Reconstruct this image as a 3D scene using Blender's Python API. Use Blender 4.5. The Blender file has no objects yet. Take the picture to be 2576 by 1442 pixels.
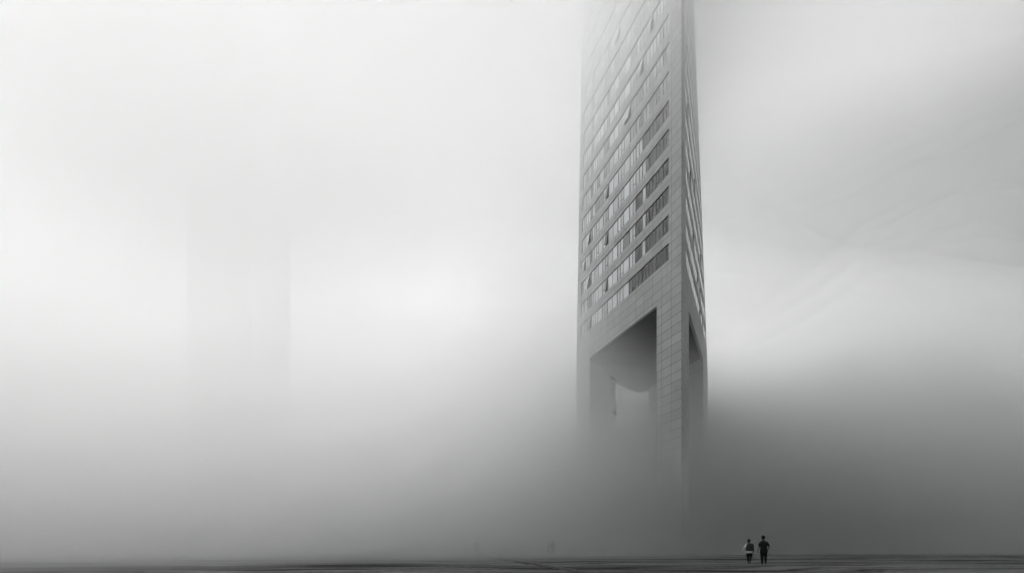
import bpy, math, random
from mathutils import Vector, Matrix
random.seed(11)
R = math.radians
scene = bpy.context.scene
col = scene.collection

# ------------------------------------------------------------------ helpers
def tag(o, label=None, cat=None, group=None, kind=None):
    if label: o['label'] = label
    if cat: o['category'] = cat
    if group: o['group'] = group
    if kind: o['kind'] = kind
    return o

def empty(name, loc=(0, 0, 0), rz=0.0):
    o = bpy.data.objects.new(name, None)
    o.empty_display_size = 0.2
    col.objects.link(o); o.location = loc; o.rotation_euler = (0, 0, rz)
    return o

class MB:
    """collects polygons with a UV per corner and a material index per face"""
    def __init__(s): s.v = []; s.f = []; s.uv = []; s.mi = []
    def face(s, pts, uvs=None, mi=0):
        b = len(s.v)
        s.v += [tuple(p) for p in pts]
        s.f.append(tuple(range(b, b + len(pts))))
        s.uv.append(list(uvs) if uvs else [(0.5, 0.5)] * len(pts))
        s.mi.append(mi)
    def prism8(s, q, uvq=None, mi=0):
        """q: outer quad (4 pts) then inner quad (4 pts), same winding seen from outside"""
        a, b, c, d, e, f, g, h = q
        uv = uvq or [(0.5, 0.5)] * 4
        s.face([a, b, c, d], uv, mi)
        s.face([e, h, g, f], [uv[0], uv[3], uv[2], uv[1]], mi)
        s.face([a, e, f, b], [uv[0], uv[0], uv[1], uv[1]], mi)
        s.face([b, f, g, c], [uv[1], uv[1], uv[2], uv[2]], mi)
        s.face([c, g, h, d], [uv[2], uv[2], uv[3], uv[3]], mi)
        s.face([d, h, e, a], [uv[3], uv[3], uv[0], uv[0]], mi)
    def box(s, x0, x1, y0, y1, z0, z1, mi=0):
        s.prism8([(x0, y0, z0), (x1, y0, z0), (x1, y0, z1), (x0, y0, z1),
                  (x0, y1, z0), (x1, y1, z0), (x1, y1, z1), (x0, y1, z1)], None, mi)
    def tube(s, path, n=12, sx=1.0, sy=1.0):
        """closed tapered tube with round ends; path = [(point, radius)...]"""
        pts = [Vector(p) for p, r in path]; rs = [r for p, r in path]
        d0 = (pts[1] - pts[0]).normalized(); d1 = (pts[-1] - pts[-2]).normalized()
        P = []; 
        for k in (0.0, 0.5, 0.86): P.append((pts[0] - d0 * rs[0] * math.cos(math.asin(k)), rs[0] * max(k, .02)))
        P += list(zip(pts, rs))
        for k in (0.86, 0.5, 0.0): P.append((pts[-1] + d1 * rs[-1] * math.cos(math.asin(k)), rs[-1] * max(k, .02)))
        rings = []
        for i, (p, r) in enumerate(P):
            t = (P[min(i + 1, len(P) - 1)][0] - P[max(i - 1, 0)][0]).normalized()
            a = t.cross(Vector((0, 1, 0)))
            if a.length < .2: a = t.cross(Vector((1, 0, 0)))
            a.normalize(); b = t.cross(a).normalized()
            rings.append([p + a * r * sx * math.cos(2 * math.pi * k / n) + b * r * sy * math.sin(2 * math.pi * k / n) for k in range(n)])
        s.rings(rings)
    def rings(s, rings):
        n = len(rings[0]); b = len(s.v)
        for r in rings: s.v += [tuple(p) for p in r]
        for i in range(len(rings) - 1):
            for k in range(n):
                q = (b + i * n + k, b + i * n + (k + 1) % n, b + (i + 1) * n + (k + 1) % n, b + (i + 1) * n + k)
                s.f.append(q); s.uv.append([(0, 0)] * 4); s.mi.append(0)
        s.f.append(tuple(b + k for k in reversed(range(n)))); s.uv.append([(0, 0)] * n); s.mi.append(0)
        e = b + (len(rings) - 1) * n
        s.f.append(tuple(e + k for k in range(n))); s.uv.append([(0, 0)] * n); s.mi.append(0)
    def loft(s, secs, n=20):
        """secs = [(cx, cy, z, rx, ry)...] closed elliptical loft"""
        s.rings([[Vector((cx + rx * math.cos(2 * math.pi * k / n), cy + ry * math.sin(2 * math.pi * k / n), z)) for k in range(n)]
                 for cx, cy, z, rx, ry in secs])
    def mesh(s, name):
        me = bpy.data.meshes.new(name)
        me.from_pydata(s.v, [], s.f)
        ul = me.uv_layers.new(name="UVMap")
        i = 0
        for fi, uvs in enumerate(s.uv):
            for u in uvs:
                ul.data[i].uv = u; i += 1
        me.polygons.foreach_set('material_index', s.mi)
        me.update()
        return me
    def build(s, name, mats, parent=None, smooth=False):
        me = s.mesh(name)
        for m in (mats if isinstance(mats, (list, tuple)) else [mats]): me.materials.append(m)
        if smooth: me.polygons.foreach_set('use_smooth', [True] * len(me.polygons))
        o = bpy.data.objects.new(name, me); col.objects.link(o)
        if parent: o.parent = parent
        return o
    def build_remeshed(s, name, mat, parent=None, voxel=.008, it=4):
        """fuse everything collected into one continuous closed skin"""
        me = s.mesh(name + '_raw')
        t = bpy.data.objects.new(name + '_raw', me); col.objects.link(t)
        m = t.modifiers.new('r', 'REMESH'); m.mode = 'VOXEL'; m.voxel_size = voxel
        m = t.modifiers.new('s', 'SMOOTH'); m.iterations = it; m.factor = .5
        dg = bpy.context.evaluated_depsgraph_get()
        out = bpy.data.meshes.new_from_object(t.evaluated_get(dg))
        bpy.data.objects.remove(t); bpy.data.meshes.remove(me)
        out.name = name
        out.materials.clear(); out.materials.append(mat)
        out.polygons.foreach_set('use_smooth', [True] * len(out.polygons))
        o = bpy.data.objects.new(name, out); col.objects.link(o)
        if parent: o.parent = parent
        return o

# node maths: write expressions in python
class E:
    def __init__(s, nt, sock): s.nt = nt; s.k = sock
    def _op(s, op, *a, clamp=False):
        n = s.nt.nodes.new('ShaderNodeMath'); n.operation = op; n.use_clamp = clamp
        for i, x in enumerate((s,) + a):
            if isinstance(x, E): s.nt.links.new(x.k, n.inputs[i])
            else: n.inputs[i].default_value = float(x)
        return E(s.nt, n.outputs[0])
    def __add__(s, o): return s._op('ADD', o)
    __radd__ = __add__
    def __sub__(s, o): return s._op('SUBTRACT', o)
    def __rsub__(s, o): return s._op('MULTIPLY', -1)._op('ADD', o)
    def __mul__(s, o): return s._op('MULTIPLY', o)
    __rmul__ = __mul__
    def __truediv__(s, o): return s._op('DIVIDE', o)
    def max(s, o): return s._op('MAXIMUM', o)
    def min(s, o): return s._op('MINIMUM', o)
    def floor(s): return s._op('FLOOR')
    def fract(s): return s._op('FRACT')
    def pow(s, o): return s._op('POWER', o)
    def exp(s): return s._op('EXPONENT')
    def less(s, o): return s._op('LESS_THAN', o)
    def sstep(s, a, b):
        n = s.nt.nodes.new('ShaderNodeMapRange'); n.interpolation_type = 'SMOOTHSTEP'
        s.nt.links.new(s.k, n.inputs['Value'])
        for nm, x in (('From Min', a), ('From Max', b)):
            if isinstance(x, E): s.nt.links.new(x.k, n.inputs[nm])
            else: n.inputs[nm].default_value = x
        return E(s.nt, n.outputs['Result'])

def xyz(nt, sock):
    n = nt.nodes.new('ShaderNodeSeparateXYZ'); nt.links.new(sock, n.inputs[0])
    return [E(nt, n.outputs[i]) for i in range(3)]
def combine(nt, *a):
    n = nt.nodes.new('ShaderNodeCombineXYZ')
    for i, x in enumerate(a):
        if isinstance(x, E): nt.links.new(x.k, n.inputs[i])
        else: n.inputs[i].default_value = x
    return n.outputs[0]
def noise(nt, vec, scale, detail=2.0, rough=.5, dist=0.0):
    n = nt.nodes.new('ShaderNodeTexNoise'); n.inputs['Scale'].default_value = scale
    n.inputs['Detail'].default_value = detail; n.inputs['Roughness'].default_value = rough
    n.inputs['Distortion'].default_value = dist
    nt.links.new(vec, n.inputs['Vector'])
    return E(nt, n.outputs['Fac'])
def white(nt, vec):
    n = nt.nodes.new('ShaderNodeTexWhiteNoise'); n.noise_dimensions = '2D'
    nt.links.new(vec, n.inputs['Vector'])
    return E(nt, n.outputs['Value'])
def grey(nt, e, tint=(1, 1, 1)):
    n = nt.nodes.new('ShaderNodeCombineColor')
    for i in range(3):
        x = e * tint[i]; nt.links.new(x.k, n.inputs[i])
    return n.outputs[0]

def new_mat(name):
    m = bpy.data.materials.new(name); m.use_nodes = True
    nt = m.node_tree
    return m, nt, nt.nodes['Principled BSDF']
def bump(nt, h, strength, dist):
    b = nt.nodes.new('ShaderNodeBump'); b.inputs['Strength'].default_value = strength
    b.inputs['Distance'].default_value = dist
    nt.links.new(h.k, b.inputs['Height'])
    return b.outputs[0]

def fabric(name, v, tint=(1, 1, 1), amt=.25, scale=9.0, rough=.9):
    m, nt, p = new_mat(name)
    tc = nt.nodes.new('ShaderNodeTexCoord')
    n = noise(nt, tc.outputs['Object'], scale, 4)
    nt.links.new(grey(nt, (n * (2 * amt) + (1 - amt)) * v, tint), p.inputs['Base Color'])
    p.inputs['Roughness'].default_value = rough
    p.inputs['Specular IOR Level'].default_value = .2
    nt.links.new(bump(nt, n, .5, .02), p.inputs['Normal'])
    return m

# ------------------------------------------------------------------ camera
F = 1300.0            # focal length in units of a 2576-wide frame
HZ = 1370.0; CXP = 1288.0; CAMH = 1.2
cam = bpy.data.cameras.new('camera'); cam.sensor_width = 36; cam.lens = 36 * F / 2576
cam.shift_y = (HZ - 721) / 2576; cam.clip_start = .1; cam.clip_end = 6000
co = bpy.data.objects.new('camera', cam); col.objects.link(co)
co.location = (0, 0, CAMH); co.rotation_euler = (R(90), 0, 0)
scene.camera = co
def gx(px, Y): return (px - CXP) / F * Y
def gz(py, Y): return CAMH + (HZ - py) / F * Y
def ground_at(px, py):
    Y = CAMH * F / (py - HZ); return (gx(px, Y), Y)

# ------------------------------------------------------------------ materials
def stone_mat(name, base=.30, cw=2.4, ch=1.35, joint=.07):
    """large stone cladding panels: tone changes from slab to slab, open dark joints"""
    m, nt, p = new_mat(name)
    uv = nt.nodes.new('ShaderNodeUVMap'); uv.uv_map = 'UVMap'
    s, z, _ = xyz(nt, uv.outputs[0])
    su = s / cw; zv = z / ch
    fu = su.fract(); fz = zv.fract()
    ju = fu.less(joint / cw); jz = fz.less(joint / ch)
    thin = (fu - .42)._op('ABSOLUTE').less(.007) * (white(nt, combine(nt, su.floor() + 7, zv.floor(), 0)).less(.3))
    j = ju.max(jz).max(thin)
    tone = white(nt, combine(nt, su.floor(), zv.floor(), 0))
    geo = nt.nodes.new('ShaderNodeNewGeometry')
    n1 = noise(nt, geo.outputs['Position'], .35, 5, .6)
    x, y, zz = xyz(nt, geo.outputs['Position'])
    n2 = noise(nt, combine(nt, x * 1.2, y * 1.2, zz * .12), 1.0, 4, .6)     # rain streaks
    c = (tone * .16 + .92) * (n1 * .3 + .85) * (n2 * .24 + .88) * base
    c = c * (1 - j * .8)
    nt.links.new(grey(nt, c, (.98, 1.0, 1.0)), p.inputs['Base Color'])
    r = n1 * .2 + .45
    nt.links.new(r.k, p.inputs['Roughness'])
    nt.links.new(bump(nt, (1 - j) + tone * .15, .6, .03), p.inputs['Normal'])
    return m
M_stone = stone_mat('stone_cladding', .38)
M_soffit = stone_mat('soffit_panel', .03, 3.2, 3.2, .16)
def plain(name, v, rough=.5, spec=.5, tint=(1, 1, 1), metal=0.0):
    m, nt, p = new_mat(name)
    geo = nt.nodes.new('ShaderNodeNewGeometry')
    n = noise(nt, geo.outputs['Position'], .8, 4)
    nt.links.new(grey(nt, (n * .3 + .85) * v, tint), p.inputs['Base Color'])
    p.inputs['Roughness'].default_value = rough; p.inputs['Specular IOR Level'].default_value = spec
    p.inputs['Metallic'].default_value = metal
    return m
M_frame = plain('window_frame_metal', .025, .45)
M_core = plain('interior_dark', .02, .9)
M_back = plain('far_concrete', .2, .8)

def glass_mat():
    """glazing: the U coordinate sets pane paleness, reflected sky painted into the colour"""
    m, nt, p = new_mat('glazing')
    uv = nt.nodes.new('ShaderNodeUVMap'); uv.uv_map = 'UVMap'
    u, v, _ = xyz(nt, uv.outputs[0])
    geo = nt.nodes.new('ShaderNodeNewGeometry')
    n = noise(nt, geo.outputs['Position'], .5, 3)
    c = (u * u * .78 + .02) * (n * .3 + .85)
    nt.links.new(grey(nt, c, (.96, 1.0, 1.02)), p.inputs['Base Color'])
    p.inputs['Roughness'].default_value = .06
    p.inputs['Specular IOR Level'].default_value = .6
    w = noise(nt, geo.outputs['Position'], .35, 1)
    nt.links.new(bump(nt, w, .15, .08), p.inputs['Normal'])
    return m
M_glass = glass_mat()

# ------------------------------------------------------------------ the tower
D = 72.0
VPL, VPR, CPX = 875.0, 1910.0, 1714.9
C0 = Vector((gx(CPX, D), D, 0))
def YL(px): return D * (CPX - VPL) / (px - VPL)
def YR(px): return D * (VPR - CPX) / (VPR - px)
YCL, YCR = YL(1450), YR(1780)
CLb = Vector((gx(1450, YCL), YCL, 0)); CRb = Vector((gx(1780, YCR), YCR, 0))
ZS = 37.15                                   # underside of the raised body
CBY = F * (ZS - CAMH) / (HZ - 990.0)
CBb = Vector((gx(1606, CBY), CBY, 0))
ZTOP = 117.0
CLt = C0.lerp(CLb, .92); CRt = Vector((gx(1745.5, 101.5), 101.5, 0)); CBt = CBb + (CLt - CLb) + (CRt - CRb)
def corners(z):
    t = max(0.0, (z - ZS) / (108.0 - ZS))
    return C0, CLb.lerp(CLt, t), CBb.lerp(CBt, t), CRb.lerp(CRt, t)
def uL(px): return (YL(px) - D) / (YCL - D)
def uR(px): return (YR(px) - D) / (YCR - D)
class Face:
    def __init__(s, a, b, flip):
        s.a, s.b, s.flip = a, b, flip
        c = corners(0); s.L = (c[b] - c[a]).length
    def P(s, u, z, d=0.0):
        c = corners(z); A, B = c[s.a], c[s.b]
        t = (B - A).normalized(); n = Vector((-t.y, t.x, 0)) * (-1 if s.flip else 1)   # inward
        p = A + (B - A) * u + n * d; p.z = z
        return p
    def slab(s, mb, u0, u1, z0, z1, d0, d1, uv=None, mi=0):
        if s.flip: u0, u1 = u1, u0
        q = [(u0, z0), (u1, z0), (u1, z1), (u0, z1)]
        if s.flip: pass
        mit = d1 * 2.75 / s.L          # the front corner is sharp: keep the back of the slab inside it
        pts = [s.P(u, z, d0) for u, z in q] + [s.P(max(u, mit), z, d1) for u, z in q]
        uvq = [uv] * 4 if uv else [(u * s.L + (0 if s.flip else 300), z) for u, z in q]
        mb.prism8(pts, uvq, mi)
FL = Face(0, 1, True)      # face towards the left of the street
FR = Face(0, 3, False)
FBL = Face(1, 2, True); FBR = Face(3, 2, False)
# inward check
ctr = (C0 + CLb + CBb + CRb) / 4
for fc in (FL, FR, FBL, FBR):
    a = fc.P(.5, 1, 0); b = fc.P(.5, 1, 1)
    if ((b - a).dot(ctr - a)) < 0: fc.P_flip = True; print('INWARD WRONG', fc.a, fc.b)

Z0, PER, WH = 42.5, 4.15, 2.45
NROW = 18
TH = .45
tower = empty('tower', (0, 0, 0))
tag(tower, 'tall stone clad tower raised on corner piers, rising out of the fog', 'tower')
wall = MB()
cut = [1459, 1467.8, 1484.7, 1512.2, 1525.3, 1550.0, 1579.9, 1595.4, 1612.4, 1629.9, 1647.6, 1665.0, 1681.8]
uL0, uL1 = uL(1681.8), uL(1459)
uR0, uR1 = uR(1726.5), .975
for fc, ua, ub in ((FL, uL0, uL1), (FR, uR0, uR1)):
    # corner pier, far pier, then the spandrels butted between them
    for k in range(-1, NROW):
        z0 = ZS if k < 0 else Z0 + PER * k + WH
        z1 = Z0 + PER * (k + 1) if k < NROW - 1 else ZTOP
        fc.slab(wall, ua, ub, z0, z1, 0, TH)
    zc = ZS
    nseg = 12
    for i in range(nseg):
        a = ZS + (ZTOP - ZS) * i / nseg; b = ZS + (ZTOP - ZS) * (i + 1) / nseg
        fc.slab(wall, 0, ua, a, b, 0, TH); fc.slab(wall, ub, 1, a, b, 0, TH)
for fc in (FBL, FBR):
    for i in range(12):
        a = ZS + (ZTOP - ZS) * i / 12; b = ZS + (ZTOP - ZS) * (i + 1) / 12
        fc.slab(wall, 0.018, .982, a, b, 0.01, TH)
wall.build('wall', M_stone, tower)
# dark storeys behind the glass, closed on top
core = MB()
def inset(z, d):
    c = corners(z); ce = (c[0] + c[1] + c[2] + c[3]) / 4
    r = []
    for p in (0, 1, 2, 3):
        v = (ce - c[p]).normalized(); q = c[p] + v * d; q.z = z; r.append(q)
    return r
a = inset(ZS + .3, 1.6); b = inset(ZTOP - .2, 1.6)
for i in range(4):
    j = (i + 1) % 4; core.face([a[i], a[j], b[j], b[i]])
core.build('interior', M_core, tower)
rf = MB(); c = inset(ZTOP - .4, .35); rf.face(c); rf.build('roof', M_back, tower)
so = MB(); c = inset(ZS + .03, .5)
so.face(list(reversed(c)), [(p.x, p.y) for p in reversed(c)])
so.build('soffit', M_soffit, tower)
# the piers
def pier(outline, pub):
    """outline: plan points counter-clockwise, pub: running metres for the cladding pattern"""
    m = MB(); n = len(outline)
    for i in range(n):
        a, b = Vector(outline[i]), Vector(outline[(i + 1) % n])
        ua = pub[i]; ub = ua + (b - a).length * (1 if pub[i] >= 0 else 1)
        for k in range(6):
            z0, z1 = -.3 + (ZS + .3) * k / 6, -.3 + (ZS + .3) * (k + 1) / 6
            if k == 5: z1 = ZS
            m.face([(a.x, a.y, z0), (b.x, b.y, z0), (b.x, b.y, z1), (a.x, a.y, z1)],
                   [(ua, z0), (ub, z0), (ub, z1), (ua, z1)])
    return m
def pt(fc, u, d=0): 
    p = fc.P(u, 0, d); return Vector((p.x, p.y, 0))
u1, u2 = uL(1652), uR(1733)
nearp = [pt(FL, u1), C0, pt(FR, u2), (pt(FL, u1) + pt(FR, u2)) / 2 + Vector((.6, 3.0, 0))]
m = MB()
def quad_wall(m, a, b, sa, sb):
    for k in range(4):
        z0 = -.3 + (ZS + .3) * k / 4; z1 = -.3 + (ZS + .3) * (k + 1) / 4
        m.face([(a.x, a.y, z0), (b.x, b.y, z0), (b.x, b.y, z1), (a.x, a.y, z1)], [(sa, z0), (sb, z0), (sb, z1), (sa, z1)])
def make_pier(pts, us):
    m = MB()
    for i in range(len(pts)):
        a, b = pts[i], pts[(i + 1) % len(pts)]
        sa, sb = us[i]
        quad_wall(m, a, b, sa, sb)
    return m.build('pier', M_stone, tower)
make_pier(nearp, [(u1 * FL.L, 0), (300, 300 + u2 * FR.L), (100, 104), (100, 104)])
# left pier: short return on the front, long return along the back-left side
u3 = uL(1483.5)
BY = F * (ZS - CAMH) / (HZ - 955.0); Bp = Vector((gx(1549, BY), BY, 0))
A_ = pt(FL, 1 - 1e-4); Ai = pt(FL, u3)
tBL = (CBb - CLb).normalized(); Lb = (Bp - CLb).dot(tBL)
Bo = CLb + tBL * Lb
make_pier([Ai, Bp, Bo, A_], [(100, 112), (0, 2), (200, 200 + Lb), ((1 - 1e-4) * FL.L, u3 * FL.L)][0:4] if False else
          [(100, 112), (150, 152), (200 + Lb, 200), (FL.L, u3 * FL.L)])
# right pier
u4 = uR(1768.5)
RY = F * (ZS - CAMH) / (HZ - 978.0); Rp = Vector((gx(1640, RY), RY, 0))
tBR = (CBb - CRb).normalized(); Rb = (Rp - CRb).dot(tBR); Ro = CRb + tBR * (Rb + .3)
n_in = Vector((-tBR.y, tBR.x, 0)); 
if n_in.dot(ctr - CRb) < 0: n_in = -n_in
Ri = CRb + tBR * Rb + n_in * 1.6
make_pier([pt(FR, u4), pt(FR, 1 - 1e-4), Ro, Ri], [(300 + u4 * FR.L, 300 + FR.L), (0, Rb), (50, 52), (60, 60 + Rb)])

# windows
allw = []
for k in range(NROW):
    z0 = Z0 + PER * k; z1 = z0 + WH
    for i in range(len(cut) - 1):
        ua, ub = uL(cut[i + 1]), uL(cut[i])
        allw.append((FL, k, i, ua, ub, z0, z1))
    NR = 10
    for i in range(NR):
        ua = uR0 + (uR1 - uR0) * i / NR; ub = uR0 + (uR1 - uR0) * (i + 1) / NR
        allw.append((FR, k, i, ua, ub, z0, z1))
def proj(p): return (CXP + F * p.x / p.y, HZ - F * (p.z - CAMH) / p.y)
def area(w):
    fc, k, i, ua, ub, z0, z1 = w
    q = [proj(fc.P(u, z)) for u, z in ((ua, z0), (ub, z0), (ub, z1), (ua, z1))]
    if min(y for x, y in q) < 0 and max(y for x, y in q) < 20: return 0
    return abs(sum(q[j][0] * q[(j + 1) % 4][1] - q[(j + 1) % 4][0] * q[j][1] for j in range(4))) / 2
# extra mullions inside each window of the left face, as fractions from its corner-side edge
sub = {0: [.5], 1: [.33, .68], 2: [.40, .62, .80], 3: [.5], 4: [.49], 5: [.50, .75], 6: [.45], 7: [.51], 8: [.5], 9: [.52], 10: [.52], 11: [.46]}
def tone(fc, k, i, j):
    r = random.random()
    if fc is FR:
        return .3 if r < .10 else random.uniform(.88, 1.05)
    if i <= 5:  # left panes paler: bright sky reflection painted into their colour
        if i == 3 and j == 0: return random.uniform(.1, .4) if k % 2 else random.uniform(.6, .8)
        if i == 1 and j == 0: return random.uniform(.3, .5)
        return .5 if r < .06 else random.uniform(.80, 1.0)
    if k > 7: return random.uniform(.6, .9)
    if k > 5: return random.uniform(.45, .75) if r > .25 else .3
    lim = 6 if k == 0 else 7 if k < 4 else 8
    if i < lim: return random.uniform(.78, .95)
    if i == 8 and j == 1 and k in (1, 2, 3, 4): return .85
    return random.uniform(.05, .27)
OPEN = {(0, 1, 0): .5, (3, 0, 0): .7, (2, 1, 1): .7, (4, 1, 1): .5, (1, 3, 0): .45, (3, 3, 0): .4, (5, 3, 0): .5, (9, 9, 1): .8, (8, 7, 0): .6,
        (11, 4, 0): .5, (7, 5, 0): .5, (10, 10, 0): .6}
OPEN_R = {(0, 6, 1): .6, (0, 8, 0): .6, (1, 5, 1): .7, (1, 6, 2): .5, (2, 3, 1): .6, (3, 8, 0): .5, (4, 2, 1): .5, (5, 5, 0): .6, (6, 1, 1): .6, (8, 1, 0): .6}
def window(w, fr, gl, sash):
    fc, k, i, ua, ub, z0, z1 = w
    L = fc.L
    bw = .05 / L
    q0 = -.06 if fc is FL else -.17          # the glass of the narrow face sits almost flush
    e = [ua]
    if fc is FL:
        e += [ua + (ub - ua) * f for f in sub[i]] + [ub]
    else:
        e += [ua + (ub - ua) * f for f in (.34, .67)] + [ub]
    zi0, zi1 = z0 + .13, z1 - .05
    fp = 0.0 if fc is FL else .024           # how far the bars stand back towards the glass
    fc.slab(fr, ua, ub, z0, zi0, .17 + fp + q0, .28 + q0); fc.slab(fr, ua, ub, zi1, z1, .17 + fp + q0, .28 + q0)
    for j, u in enumerate(e):
        wdt = bw * (1.5 if j in (0, len(e) - 1) else .9)
        a = max(ua, u - wdt); b = min(ub, u + wdt)
        fc.slab(fr, a, b, zi0, zi1, (.165 if j in (0, len(e) - 1) else .175) + fp + q0, .27 + q0)
    for j in range(len(e) - 1):
        a, b = e[j] + bw, e[j + 1] - bw
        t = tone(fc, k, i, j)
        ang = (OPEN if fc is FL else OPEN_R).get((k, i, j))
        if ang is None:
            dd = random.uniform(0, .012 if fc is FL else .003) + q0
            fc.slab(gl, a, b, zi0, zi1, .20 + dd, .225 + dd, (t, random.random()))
            hop = (fc is FL and ((i, j) in ((5, 1), (10, 1), (3, 0), (2, 1), (11, 0), (6, 0)) and random.random() < .62)) or (fc is FR and random.random() < .15)
            if hop:
                zz = zi0 + .26 * (zi1 - zi0)
                fc.slab(fr, a, b, zz - .035, zz + .035, .178 + fp + q0, .24 + q0)
        else:
            # awning sash pushed out at the bottom, dark room behind
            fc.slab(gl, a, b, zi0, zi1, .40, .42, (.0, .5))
            out = .6 * ang
            q = [(a, zi0), (b, zi0), (b, zi1), (a, zi1)]
            if fc.flip: q = [(b, zi0), (a, zi0), (a, zi1), (b, zi1)]
            dep = [-out, -out, .15 + q0, .15 + q0]
            pts = [fc.P(u, z + (.12 if d < 0 and z < z0 + 1 else 0), d) for (u, z), d in zip(q, dep)] + [fc.P(u, z + (.12 if d < 0 and z < z0 + 1 else 0), d + .05) for (u, z), d in zip(q, dep)]
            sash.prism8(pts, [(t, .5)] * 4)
order = sorted(allw, key=area, reverse=True)
top = order[:100]; rest = order[100:]
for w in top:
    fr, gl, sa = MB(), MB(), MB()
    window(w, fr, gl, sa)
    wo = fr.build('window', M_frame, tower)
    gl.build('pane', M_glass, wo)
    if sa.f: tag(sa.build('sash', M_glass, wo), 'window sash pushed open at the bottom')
fr, gl, sa = MB(), MB(), MB()
for w in rest:
    window(w, fr, gl, sa)
o = fr.build('window_rows', M_frame, tower); o['kind'] = 'stuff'
for g in (gl, sa):
    for q, uvs in zip(g.f, g.uv): pass
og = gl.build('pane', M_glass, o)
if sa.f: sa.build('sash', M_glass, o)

# ------------------------------------------------------------------ far building
FBY = 400.0
fb = empty('apartment_building', (gx(590, FBY), FBY, 0))
tag(fb, 'pale slab block almost lost in the fog behind the square', 'building')
hw = (gx(710, FBY) - gx(470, FBY)) / 2; hh = gz(512, FBY)
w_ = MB()
w_.box(-hw, hw * .35, 0, 16, -.3, gz(486, FBY)); w_.box(hw * .35 + .003, hw, 1.2, 15, -.3, hh)
w_.build('wall', M_back, fb)
p_ = MB(); p_.box(-hw - .3, hw * .35 + .2, -.3, 16.3, gz(486, FBY) + .003, gz(486, FBY) + 1.2); p_.build('parapet', M_back, fb)
for k in range(24):
    b_ = MB(); z = 4 + k * 3.9
    b_.box(-hw + 1.2, hw * .35 - 1.2, -.08, -.003, z, z + 1.7); b_.build('window_band', M_core, fb)

# ------------------------------------------------------------------ ground
def ground_mat():
    m, nt, p = new_mat('wet_paving')
    geo = nt.nodes.new('ShaderNodeNewGeometry')
    x, y, z = xyz(nt, geo.outputs['Position'])
    warp = noise(nt, combine(nt, x * .05, y * .05, 0), 1.0, 3)
    yy = y + warp * 16 + x * -.10
    s1 = noise(nt, combine(nt, x * .02, yy * .24, 0), 1.0, 4, .6)
    s2 = noise(nt, combine(nt, x * .07, yy * .75, 3), 1.0, 4, .6)
    s3 = noise(nt, combine(nt, x, y, 0), 3.0, 4, .6)
    h = s1 * .28 + s2 * .56 + s3 * .16
    wet = h.sstep(.42, .58)
    c = (wet * .055 + .012) * (s3 * .4 + .8)
    nt.links.new(grey(nt, c, (1.0, 1.02, 1.0)), p.inputs['Base Color'])
    r = .62 - wet * .25
    nt.links.new(r.k, p.inputs['Roughness'])
    sp = wet * .14 + .02
    nt.links.new(sp.k, p.inputs['Specular IOR Level'])
    nt.links.new(bump(nt, h, .8, .4), p.inputs['Normal'])
    return m
M_ground = ground_mat()
g = MB()
xs = [-850, -500, -200] + [-80 + 4 * i for i in range(41)] + [200, 500, 850]
ys = [-50, -30, 0, 8] + [10 + 1.0 * i for i in range(80)] + [100, 140, 250, 500, 850]
def hgt(x, y):
    if abs(x) > 81 or y < 9 or y > 90: return 0.0
    return .022 * math.sin(y * .9 + x * .05 + 2 * math.sin(x * .03)) + .018 * math.sin(y * 1.9 - x * .09) - .02
b0 = len(g.v)
g.v = [(x, y, hgt(x, y)) for y in ys for x in xs]
nx = len(xs)
for j in range(len(ys) - 1):
    for i in range(nx - 1):
        q = (j * nx + i, j * nx + i + 1, (j + 1) * nx + i + 1, (j + 1) * nx + i)
        g.f.append(q); g.uv.append([(0, 0)] * 4); g.mi.append(0)
tag(g.build('ground', M_ground, None, True), kind='structure')
def strip(name, pts, w, h, mat, z=-.08):
    m = MB()
    P = [Vector((x, y, 0)) for x, y in pts]
    n = []
    for i in range(len(P)):
        t = (P[min(i + 1, len(P) - 1)] - P[max(i - 1, 0)]).normalized(); n.append(Vector((-t.y, t.x, 0)))
    for i in range(len(P) - 1):
        a, b, c_, d_ = P[i] + n[i] * w / 2, P[i] - n[i] * w / 2, P[i + 1] - n[i + 1] * w / 2, P[i + 1] + n[i + 1] * w / 2
        lo = [Vector((v.x, v.y, z)) for v in (a, b, c_, d_)]; hi = [Vector((v.x, v.y, h)) for v in (a, b, c_, d_)]
        m.face(hi); m.face([lo[1], lo[2], hi[2], hi[1]]); m.face([lo[0], hi[0], hi[3], lo[3]])
    return tag(m.build(name, mat), kind='structure')
def smooth(pts, n=12):
    out = []
    for i in range(len(pts) - 1):
        p0 = Vector(pts[max(i - 1, 0)]); p1 = Vector(pts[i]); p2 = Vector(pts[i + 1]); p3 = Vector(pts[min(i + 2, len(pts) - 1)])
        for k in range(n):
            t = k / n
            out.append(tuple(.5 * ((2 * p1) + (p2 - p0) * t + (2 * p0 - 5 * p1 + 4 * p2 - p3) * t * t + (3 * p1 - p0 - 3 * p2 + p3) * t ** 3)))
    out.append(tuple(pts[-1])); return out
M_kerb = plain('kerb_stone', .10, .6)
M_drain = plain('drain_iron', .012, .7)
line = smooth([ground_at(1138, 1392), ground_at(1200, 1398), ground_at(1290, 1412), ground_at(1380, 1427), ground_at(1460, 1440), (4.6, 16), (6.5, 8)])
strip('drain_channel', line, .34, .008, M_drain)
strip('kerb', [(x + .26 + .005 * y, y) for x, y in line], .10, .03, M_kerb)
far = smooth([(7.5, 96), ground_at(1500, 1390.5), ground_at(1627, 1394.5), ground_at(1838, 1397), ground_at(2200, 1398), ground_at(2560, 1401)])
strip('kerb', far, .35, .025, M_kerb)

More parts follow.
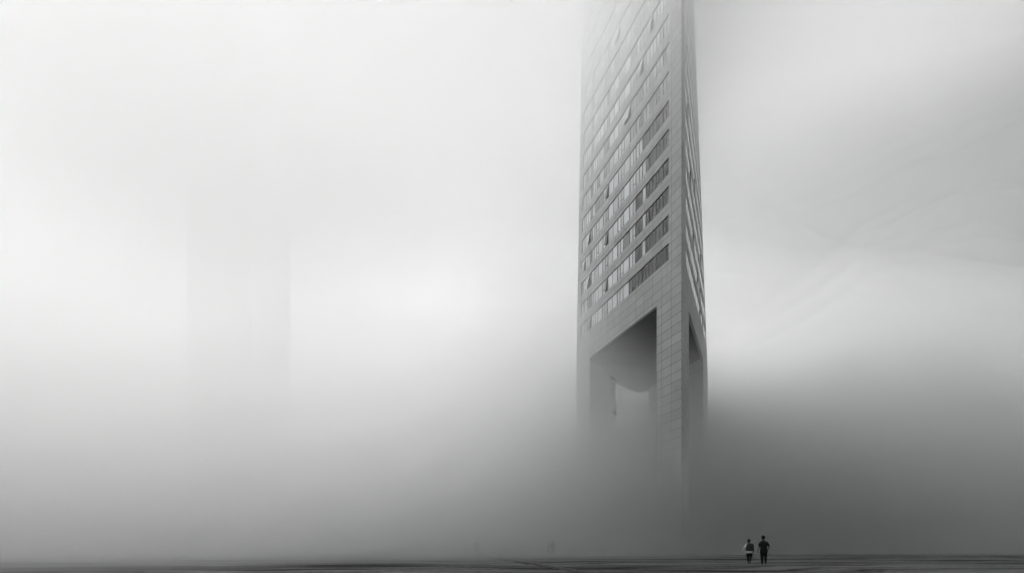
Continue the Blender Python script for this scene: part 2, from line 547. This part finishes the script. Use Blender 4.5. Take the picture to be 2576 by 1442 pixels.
# ------------------------------------------------------------------ people
M_skin = fabric('skin', .30, (1.06, 1, .94), .1, 6, .55)
M_hair = fabric('hair', .006, (1, 1, 1), .4, 40, .5)
M_shirt = fabric('dark_shirt', .022, (.85, 1.05, .95))
M_black = fabric('black_trousers', .006)
M_shoe = fabric('shoe', .02)
M_sole = fabric('pale_sole', .12)
M_white = fabric('pale_shirt', .82)
M_vest = fabric('grey_vest', .055)

def hand(m, w, tipdir, out, s=1.0, curl=.35):
    """palm and five separate bent fingers; w wrist, tipdir pointing to the fingertips, out = thumb side"""
    w = Vector(w); t = Vector(tipdir).normalized(); o_ = Vector(out); o_ = (o_ - t * o_.dot(t)).normalized()
    nrm = t.cross(o_).normalized()
    m.tube([(w, .026 * s), (w + t * .04 * s, .034 * s), (w + t * .085 * s, .036 * s)], 12, 1.0, 1.0)
    for k, (off, ln) in enumerate(((.030, .075), (.010, .085), (-.011, .078), (-.030, .06))):
        b = w + t * .085 * s + o_ * off * s
        p1 = b + t * ln * .45 * s; p2 = p1 + (t * .8 + nrm * curl).normalized() * ln * .35 * s
        p3 = p2 + (t * .5 + nrm * curl * 2).normalized() * ln * .3 * s
        m.tube([(b, .0095 * s), (p1, .009 * s), (p2, .0085 * s), (p3, .0075 * s)], 8)
    b = w + t * .03 * s + o_ * .03 * s
    p1 = b + (t * .7 + o_ * .7).normalized() * .04 * s; p2 = p1 + (t * .95 + o_ * .2 + nrm * .2).normalized() * .035 * s
    m.tube([(b, .013 * s), (p1, .0105 * s), (p2, .009 * s)], 8)

def head(m, cx, cy, z, s):
    """z = centre of the skull; looks along +y"""
    m.loft([(cx, cy - .005, z - .115 * s, .035 * s, .05 * s), (cx, cy + .02 * s, z - .10 * s, .052 * s, .065 * s), (cx, cy + .01 * s, z - .06 * s, .066 * s, .082 * s),
            (cx, cy, z - .01 * s, .075 * s, .094 * s), (cx, cy - .004, z + .05 * s, .073 * s, .092 * s), (cx, cy - .006, z + .09 * s, .055 * s, .07 * s), (cx, cy - .006, z + .112 * s, .022 * s, .03 * s)], 20)
    m.tube([((cx, cy + .086 * s, z + .01 * s), .010 * s), ((cx, cy + .104 * s, z - .03 * s), .014 * s)], 8)       # nose
    m.tube([((cx - .022 * s, cy + .082 * s, z - .065 * s), .008 * s), ((cx + .022 * s, cy + .082 * s, z - .065 * s), .008 * s)], 8)   # lips
    for sd in (-1, 1):
        m.tube([((cx + sd * .078 * s, cy - .01, z + .022 * s), .014 * s), ((cx + sd * .076 * s, cy - .004, z - .025 * s), .011 * s)], 8)  # ears
        m.tube([((cx + sd * .03 * s, cy + .078 * s, z + .012 * s), .012 * s), ((cx + sd * .034 * s, cy + .078 * s, z + .012 * s), .012 * s)], 8)  # eyes

def shoes(m, a, tip_up=0.0, s=1.0):
    x, y, z = a
    m.tube([((x, y - .05 * s, z - .035), .036 * s), ((x, y + .04 * s, z - .04 - tip_up * .3), .042 * s), ((x, y + .15 * s, z - .052 - tip_up), .032 * s)], 12, 1.05, .8)

# man: short sleeves, left arm down, right hand in the pocket
def make_man(loc, rz):
    t = empty('person', loc, rz)
    tag(t, 'taller walking figure in dark short sleeved shirt with one hand in the trouser pocket', 'person')
    b = MB()
    b.loft([(0, 0, .78, .15, .10), (0, 0, .9, .165, .11), (.0, 0, 1.05, .155, .10), (.0, 0, 1.2, .175, .11), (.0, 0, 1.30, .18, .10), (-.005, 0, 1.38, .11, .075), (-.01, 0, 1.45, .06, .06)], 20)
    b.tube([((-.01, -.005, 1.40), .062), ((-.018, .012, 1.50), .055)], 12)
    head(b, -.022, .02, 1.59, 1.12)
    la = [((-.165, 0, 1.305), .058), ((-.215, -.005, 1.20), .052), ((-.238, -.01, 1.04), .043), ((-.278, .03, .92), .041), ((-.315, .06, .80), .028)]
    ra = [((.17, 0, 1.305), .058), ((.235, -.02, 1.20), .052), ((.295, -.05, 1.06), .043), ((.27, .02, .96), .041), ((.215, .07, .88), .030)]
    b.tube(la, 14); b.tube(ra, 14)
    hand(b, (-.315, .06, .80), (.05, .05, -1), (.2, 1, 0), 1.0, .25)
    hand(b, (.215, .07, .88), (-.25, .2, -1), (-.2, 1, .2), .95, .5)
    legs = ([((-.085, 0, .84), .085), ((-.085, .01, .66), .075), ((-.075, .03, .46), .055), ((-.07, .02, .30), .052), ((-.065, .0, .08), .036)],
            [((.085, 0, .84), .085), ((.085, .0, .66), .075), ((.085, .01, .46), .055), ((.088, -.08, .30), .052), ((.09, -.17, .12), .036)])
    for l in legs: b.tube(l, 14)
    b.build_remeshed('body', M_skin, t, .006)
    h = MB(); 
    h.loft([(-.022, -.03, 1.51, .06, .055), (-.022, -.025, 1.545, .09, .085), (-.022, -.005, 1.60, .103, .115), (-.022, .0, 1.66, .106, .122), (-.022, .0, 1.71, .085, .098), (-.022, 0, 1.735, .035, .04)], 20)
    for k in range(14):
        a = k * 2.4; h.tube([((-.022 + .07 * math.cos(a), .07 * math.sin(a) * .9, 1.68), .022), ((-.022 + .085 * math.cos(a + .3), .09 * math.sin(a + .3), 1.655 + .02 * math.sin(k * 3.)), .016)], 8)
    h.build_remeshed('hair', M_hair, t, .008, 2)
    sh = MB()
    sh.loft([(.0, 0, .70, .208, .14), (0, 0, .76, .205, .14), (.0, 0, .92, .19, .13), (.0, 0, 1.08, .19, .128), (.0, 0, 1.22, .212, .135), (.0, 0, 1.30, .205, .118), (-.002, 0, 1.36, .165, .098), (-.006, 0, 1.40, .115, .082), (-.01, 0, 1.44, .075, .07), (-.013, 0, 1.465, .062, .06)], 24)
    sh.tube([((-.165, 0, 1.305), .068), ((-.215, -.004, 1.21), .062), ((-.236, -.006, 1.11), .060)], 14)
    sh.tube([((.17, 0, 1.305), .068), ((.235, -.02, 1.21), .062), ((.276, -.04, 1.12), .060)], 14)
    sh.build_remeshed('shirt', M_shirt, t, .008)
    tr = MB()
    tr.loft([(0, 0, .56, .07, .07), (0, 0, .62, .165, .11), (0, 0, .72, .195, .13), (0, 0, .86, .185, .125)], 20)
    tr.tube([((-.095, 0, .80), .108), ((-.095, .01, .62), .098), ((-.088, .03, .44), .080), ((-.08, .02, .26), .070), ((-.072, .0, .09), .062)], 14)
    tr.tube([((.095, 0, .80), .108), ((.098, .0, .62), .098), ((.098, .0, .44), .080), ((.10, -.08, .27), .070), ((.10, -.16, .13), .060)], 14)
    tr.build_remeshed('trousers', M_black, t, .009)
    for a, up, mt in (((-.065, .0, .08), 0, M_shoe), ((.095, -.17, .12), .045, M_sole)):
        s = MB(); shoes(s, a, up, 1.08); s.build_remeshed('shoe', mt, t, .007)
    return t

def make_woman(loc, rz):
    t = empty('person', loc, rz)
    tag(t, 'shorter walking figure in dark vest over a pale long sleeved top and black trousers', 'person')
    b = MB()
    b.loft([(0, 0, .70, .14, .10), (0, 0, .80, .155, .11), (0, 0, .95, .13, .09), (0, 0, 1.08, .15, .10), (0, 0, 1.18, .16, .09), (0, 0, 1.25, .10, .07), (-.01, 0, 1.29, .05, .05)], 20)
    b.tube([((-.01, -.005, 1.24), .052), ((-.02, .012, 1.33), .046)], 12)
    head(b, -.028, .02, 1.415, .95)
    la = [((-.165, 0, 1.20), .052), ((-.215, -.02, 1.08), .044), ((-.26, -.03, .97), .038), ((-.31, .02, .88), .034), ((-.365, .05, .79), .024)]
    ra = [((.175, 0, 1.20), .052), ((.20, -.03, 1.06), .044), ((.215, -.05, .94), .038), ((.212, .0, .82), .034), ((.205, .05, .72), .024)]
    b.tube(la, 14); b.tube(ra, 14)
    hand(b, (-.365, .05, .79), (-.1, .1, -1), (.2, 1, 0), .85, .4)
    hand(b, (.205, .05, .72), (-.05, .1, -1), (-.2, 1, .2), .85, .3)
    for l in ([((-.08, 0, .74), .08), ((-.075, .03, .56), .07), ((-.065, .05, .42), .05), ((-.05, .03, .26), .047), ((-.04, .02, .08), .033)],
              [((.08, 0, .74), .08), ((.08, -.01, .56), .07), ((.075, -.01, .42), .05), ((.06, -.10, .28), .047), ((.045, -.20, .13), .033)]):
        b.tube(l, 14)
    b.build_remeshed('body', M_skin, t, .006)
    h = MB()
    h.loft([(-.03, -.03, 1.325, .05, .045), (-.03, -.03, 1.36, .085, .075), (-.03, -.01, 1.41, .097, .10), (-.03, .0, 1.47, .093, .105), (-.03, .0, 1.515, .065, .075), (-.03, 0, 1.535, .025, .03)], 20)
    for k in range(12):
        a = k * 2.4; h.tube([((-.03 + .07 * math.cos(a), .07 * math.sin(a) * .9, 1.47), .022), ((-.03 + .088 * math.cos(a + .3), .085 * math.sin(a + .3), 1.43 + .02 * math.sin(k * 3.)), .015)], 8)
    h.build_remeshed('hair', M_hair, t, .008, 2)
    v = MB()
    v.loft([(.005, 0, .79, .205, .15), (.005, 0, .83, .21, .155), (.005, 0, .95, .205, .145), (.005, 0, 1.08, .195, .135), (.005, 0, 1.17, .19, .12), (0, 0, 1.23, .14, .095), (-.008, 0, 1.275, .075, .07), (-.01, 0, 1.30, .06, .055)], 24)
    v.build_remeshed('vest', M_vest, t, .008)
    s = MB()
    s.loft([(0, 0, .66, .205, .145), (0, 0, .72, .20, .142), (0, 0, .84, .18, .12), (0, 0, .92, .15, .10)], 24)
    s.tube([((-.165, 0, 1.195), .068), ((-.215, -.02, 1.08), .066), ((-.265, -.03, .965), .062), ((-.315, .02, .88), .056), ((-.352, .045, .815), .046)], 14)
    s.build_remeshed('shirt', M_white, t, .008)
    sl = MB(); sl.tube([((.17, 0, 1.195), .066), ((.20, -.03, 1.06), .06), ((.218, -.05, .94), .055), ((.215, .0, .82), .05), ((.208, .045, .74), .042)], 14)  # sleeve on the shadow side, shade painted in with the vest cloth
    tag(sl.build_remeshed('sleeve', M_vest, t, .008), 'right sleeve of the pale top, its shade painted as dark cloth')
    tr = MB()
    tr.loft([(0, 0, .50, .07, .07), (0, 0, .56, .16, .11), (0, 0, .66, .185, .13), (0, 0, .76, .17, .12)], 20)
    tr.tube([((-.09, 0, .70), .102), ((-.085, .03, .54), .09), ((-.075, .05, .40), .072), ((-.058, .03, .24), .058), ((-.045, .02, .11), .048)], 14)
    tr.tube([((.09, 0, .70), .102), ((.088, -.01, .54), .09), ((.082, -.01, .41), .072), ((.066, -.10, .27), .058), ((.05, -.18, .16), .046)], 14)
    tr.build_remeshed('trousers', M_black, t, .009)
    for a, up in (((-.04, .02, .08), 0), ((.045, -.20, .13), .055)):
        q = MB(); shoes(q, a, up, .92); q.build_remeshed('shoe', M_shoe, t, .007)
    return t
MY = CAMH * F / (1420.5 - HZ); WY = CAMH * F / (1418.6 - HZ)
man = make_man((gx(1921, MY), MY, 0), -math.atan((1921 - CXP) / F))
woman = make_woman((gx(1885, WY), WY, 0), -math.atan((1885 - CXP) / F))
def kids(o): return [c for c in bpy.data.objects if c.parent == o]
def copy_tree(o, parent=None):
    c = o.copy(); col.objects.link(c)
    if parent: c.parent = parent
    for ch in kids(o): copy_tree(ch, c)
    return c
for src, px, Y, rz, lab in ((man, 1199, 59, .3, 'lone walker barely visible in the fog left of the tower'),
                            (woman, 1380, 58, .2, 'paler figure of the pair fading into the fog before the tower'),
                            (man, 1391, 58, -.1, 'darker figure of the pair fading into the fog before the tower')):
    c = copy_tree(src); c.location = (gx(px, Y), Y, 0); c.rotation_euler = (0, 0, rz); c['label'] = lab; c['group'] = 'distant walkers in the fog'

# ------------------------------------------------------------------ fog
def air(name, dens, g, tint=(1, 1, 1)):
    m = bpy.data.materials.new(name); m.use_nodes = True
    nt = m.node_tree; nt.nodes.clear()
    out = nt.nodes.new('ShaderNodeOutputMaterial'); pv = nt.nodes.new('ShaderNodeVolumePrincipled')
    pv.inputs['Color'].default_value = (*tint, 1); pv.inputs['Anisotropy'].default_value = g
    pv.inputs['Density'].default_value = dens
    nt.links.new(pv.outputs[0], out.inputs['Volume'])
    return m
from mathutils import noise as mn
def fbm(x, y, z, s, o=3):
    v = 0; a = 1
    for i in range(o):
        v += a * mn.noise(Vector((x * s, y * s, z * s + 7.3 * i))); s *= 2.1; a *= .5
    return v
def interp(t, tab):
    if t <= tab[0][0]: return tab[0][1]
    for (a, va), (b, vb) in zip(tab, tab[1:]):
        if t <= b: return va + (vb - va) * (t - a) / (b - a)
    return tab[-1][1]
def closed_field(name, xs, ys, top, bot, mat, label):
    """closed body of air between two height fields"""
    m = MB(); nx, ny = len(xs), len(ys)
    for fn in (top, bot):
        m.v += [(x, y, fn(x, y)) for y in ys for x in xs]
    N = nx * ny
    def add(*q): m.f.append(q); m.uv.append([(0, 0)] * len(q)); m.mi.append(0)
    for j in range(ny - 1):
        for i in range(nx - 1):
            a, b, c, d = j * nx + i, j * nx + i + 1, (j + 1) * nx + i + 1, (j + 1) * nx + i
            add(a, b, c, d); add(N + d, N + c, N + b, N + a)
    for i in range(nx - 1):
        add(i, N + i, N + i + 1, i + 1); k = (ny - 1) * nx + i; add(k + 1, N + k + 1, N + k, k)
    for j in range(ny - 1):
        k = j * nx; add(k + nx, N + k + nx, N + k, k); k = j * nx + nx - 1; add(k, N + k, N + k + nx, k + nx)
    o = m.build(name, mat, None, True); o['kind'] = 'stuff'
    return o
FOG_G, NL = .68, 8
FOG_D = (.003, .005, .008, .012, .017, .022, .027, .030)
# broad ground fog: flat bodies of air lying one in the other, each thin one lower and denser
for i, (zt, dn, y0) in enumerate(((3.2, .014, 45), (7, .0100, 51), (13, .0072, 54), (22, .0052, 56), (36, .0038, 58), (58, .0026, 60), (90, .0018, 62), (170, .0038, 128))):
    def gtop(x, y, zt=zt, y0=y0, i=i):
        t = y - y0 - (x - 22) * (.55 if x < 22 else .1) + max(0, -8 - x) * 1.6 - fbm(x, y, i, .02) * 5
        return -.9 + i * .01 + (zt + .9) * (1 - (1 - max(0, min(1, t / (18 + zt * .7)))) ** 2) * (1 + .12 * fbm(x, y, i * 3, .012, 2)) * (1 if i < 6 else max(.86, min(1, 1 - (x - 35) / 600)))
    closed_field('ground_fog', [-800, -400] + [-160 + 10 * k for k in range(33)] + [400, 800], [10 + 5 * k for k in range(30)] + [180, 220, 300, 420, 600, 850], gtop,
                 lambda x, y, i=i: -1.0 + i * .01, air('ground_fog_air', dn, FOG_G if i < 4 else .47), '')
# thicker bank rolling round the foot of the tower
PROF = [(0, 0), (7, 12), (22, 21), (40, 31), (56, 40), (90, 42), (150, 30), (200, 0)]
fx = [-100, -92, -84, -76, -68, -60] + [-54 + 3 * i for i in range(55)] + [115, 125, 140, 160, 185] + [220, 260, 300, 360]
fy = [30 + 3 * i for i in range(60)] + [220, 240, 265, 290, 320]
for li in range(NL):
    rl = (96, 82, 68, 56, 46, 38, 32, 27)[li]
    pf = (24, 21, 18, 14, 9, 5, 2, 0)[li]; sg = 14 - .5 * li
    def top(x, y, li=li, rl=rl, pf=pf, sg=sg):
        n = fbm(x, y, li * .45, .018)
        n2 = fbm(x, y, 4 + li * .6, .055, 3)
        sp = 1 - .5 * max(0, min(1, (x - 4) / 14)) + .9 * max(0, min(1, (x - 42) / 26))
        t = y - 51.5 - (x - 24) * (.40 if x < 24 else .10) - (li - 3) * 3.6 * sp - n * 5 - n2 * 2
        xo = x - 25 - (y - 72) * .2
        e = max(0, 1 - (xo / (rl if xo < 0 else 320 - li * 28)) ** 2)
        if xo < 0: e = e ** 1.5
        r = max(0, min(1, t / 25))
        h = (interp(t, PROF) + (n * 5 + n2 * 3.5) * r - ((li - 3.2) * 3.0 * sp + max(0, 1 - sp) * 5) * r) * e * (.93 + max(0, min(.45, (x - 40) / 110)))
        h += 1.25 * pf * math.exp(-((x - 9) ** 2 + (y - 97) ** 2) / (2 * sg ** 2)) + max(0, 5 - li * .6) * math.exp(-((x - 27) ** 2 + (y - 98) ** 2) / (2 * 7 ** 2))
        return max(h, -.8 + li * .02)
    mat = air('fog_bank_air', FOG_D[li], .5 if li < 4 else FOG_G, (.975, .977, .98) if li < 4 else (.735, .748, .744))  # inner layers tinted grey, shade put into the colour to darken the right
    closed_field('fog_bank', fx, fy, top, lambda x, y, li=li: -.93 + li * .02, mat, '')
cloud_mat = air('cloud_air', .0066, FOG_G)
cx = [-260, -180] + [-140 + 10 * i for i in range(15)] + [4 + 4 * i for i in range(30)] + [140, 180, 260]
cyy = [10 + 10 * i for i in range(10)] + [106 + 4 * i for i in range(19)]
for li in range(8):
    def bot(x, y, li=li):
        return min(121.9 + li * .5, 54 + li * 5.5 + fbm(x, y, li * .4, .014, 2) * 5 + max(-25, min(24, x - 24)) * .38 + max(0, min(90, x - 48)) * .5 + max(0, -60 - x) * .4 + max(0, y - 108 - li * 4 - fbm(x, 9, 2 + li, .02) * 5) * 2.2)
    closed_field('low_cloud', cx, cyy, lambda x, y, li=li: 122 + li * .5, bot, cloud_mat, '')
hz = MB(); hz.box(-900, 900, -60, 900, -1.4, 200)
hz.build('haze', air('haze_air', .0004, .5))['kind'] = 'stuff'

# ------------------------------------------------------------------ light
SUN_EL, SUN_AZ = 46.0, -66.0        # azimuth from +Y, negative = left
w = bpy.data.worlds.new('World'); scene.world = w; w.use_nodes = True
nt = w.node_tree; bg = nt.nodes['Background']
sky = nt.nodes.new('ShaderNodeTexSky'); sky.sky_type = 'NISHITA'; sky.sun_disc = False
sky.sun_elevation = R(SUN_EL); sky.sun_rotation = R(SUN_AZ)
sky.dust_density = 4.0; sky.air_density = 1.0
bw = nt.nodes.new('ShaderNodeRGBToBW'); nt.links.new(sky.outputs[0], bw.inputs[0])
tc = nt.nodes.new('ShaderNodeTexCoord')
dx, dy, dz = xyz(nt, tc.outputs['Generated'])
# overcast sky, bright ahead left; darkened unseen behind right to shade the right face
sd = Vector((math.sin(R(SUN_AZ)) * math.cos(R(SUN_EL)), math.cos(R(SUN_AZ)) * math.cos(R(SUN_EL)), math.sin(R(SUN_EL))))
k = dx * sd.x + dy * sd.y + dz * sd.z
k2 = dx * -.70 + dy * .60 + dz * .38
cl = k2.sstep(-.80, .74) * .93 + .07
low = dz.sstep(-.05, .46) * .80 + .20
L = E(nt, bw.outputs[0]).pow(.12) * cl * low * 1.75
nt.links.new(grey(nt, L, (.985, 1.0, .998)), bg.inputs[0])
bg.inputs[1].default_value = .07
sl = bpy.data.lights.new('sun', 'SUN'); sl.energy = 1.1; sl.angle = R(14); sl.color = (1, 1, .99)
so_ = bpy.data.objects.new('sun', sl); col.objects.link(so_)
so_.rotation_euler = (-sd).to_track_quat('-Z', 'Y').to_euler()

# ------------------------------------------------------------------ render
scene.view_settings.view_transform = 'Standard'; scene.view_settings.look = 'None'
scene.view_settings.gamma = 1.0; scene.view_settings.use_curve_mapping = False
scene.view_settings.exposure = 2.27
cy = scene.cycles
cy.volume_bounces = 8; cy.max_bounces = 10; cy.diffuse_bounces = 2; cy.glossy_bounces = 2
cy.transparent_max_bounces = 64
cy.use_adaptive_sampling = True; cy.adaptive_threshold = .03
cy.use_denoising = True
try: cy.denoiser = 'OPENIMAGEDENOISE'
except Exception as ex: print(ex)
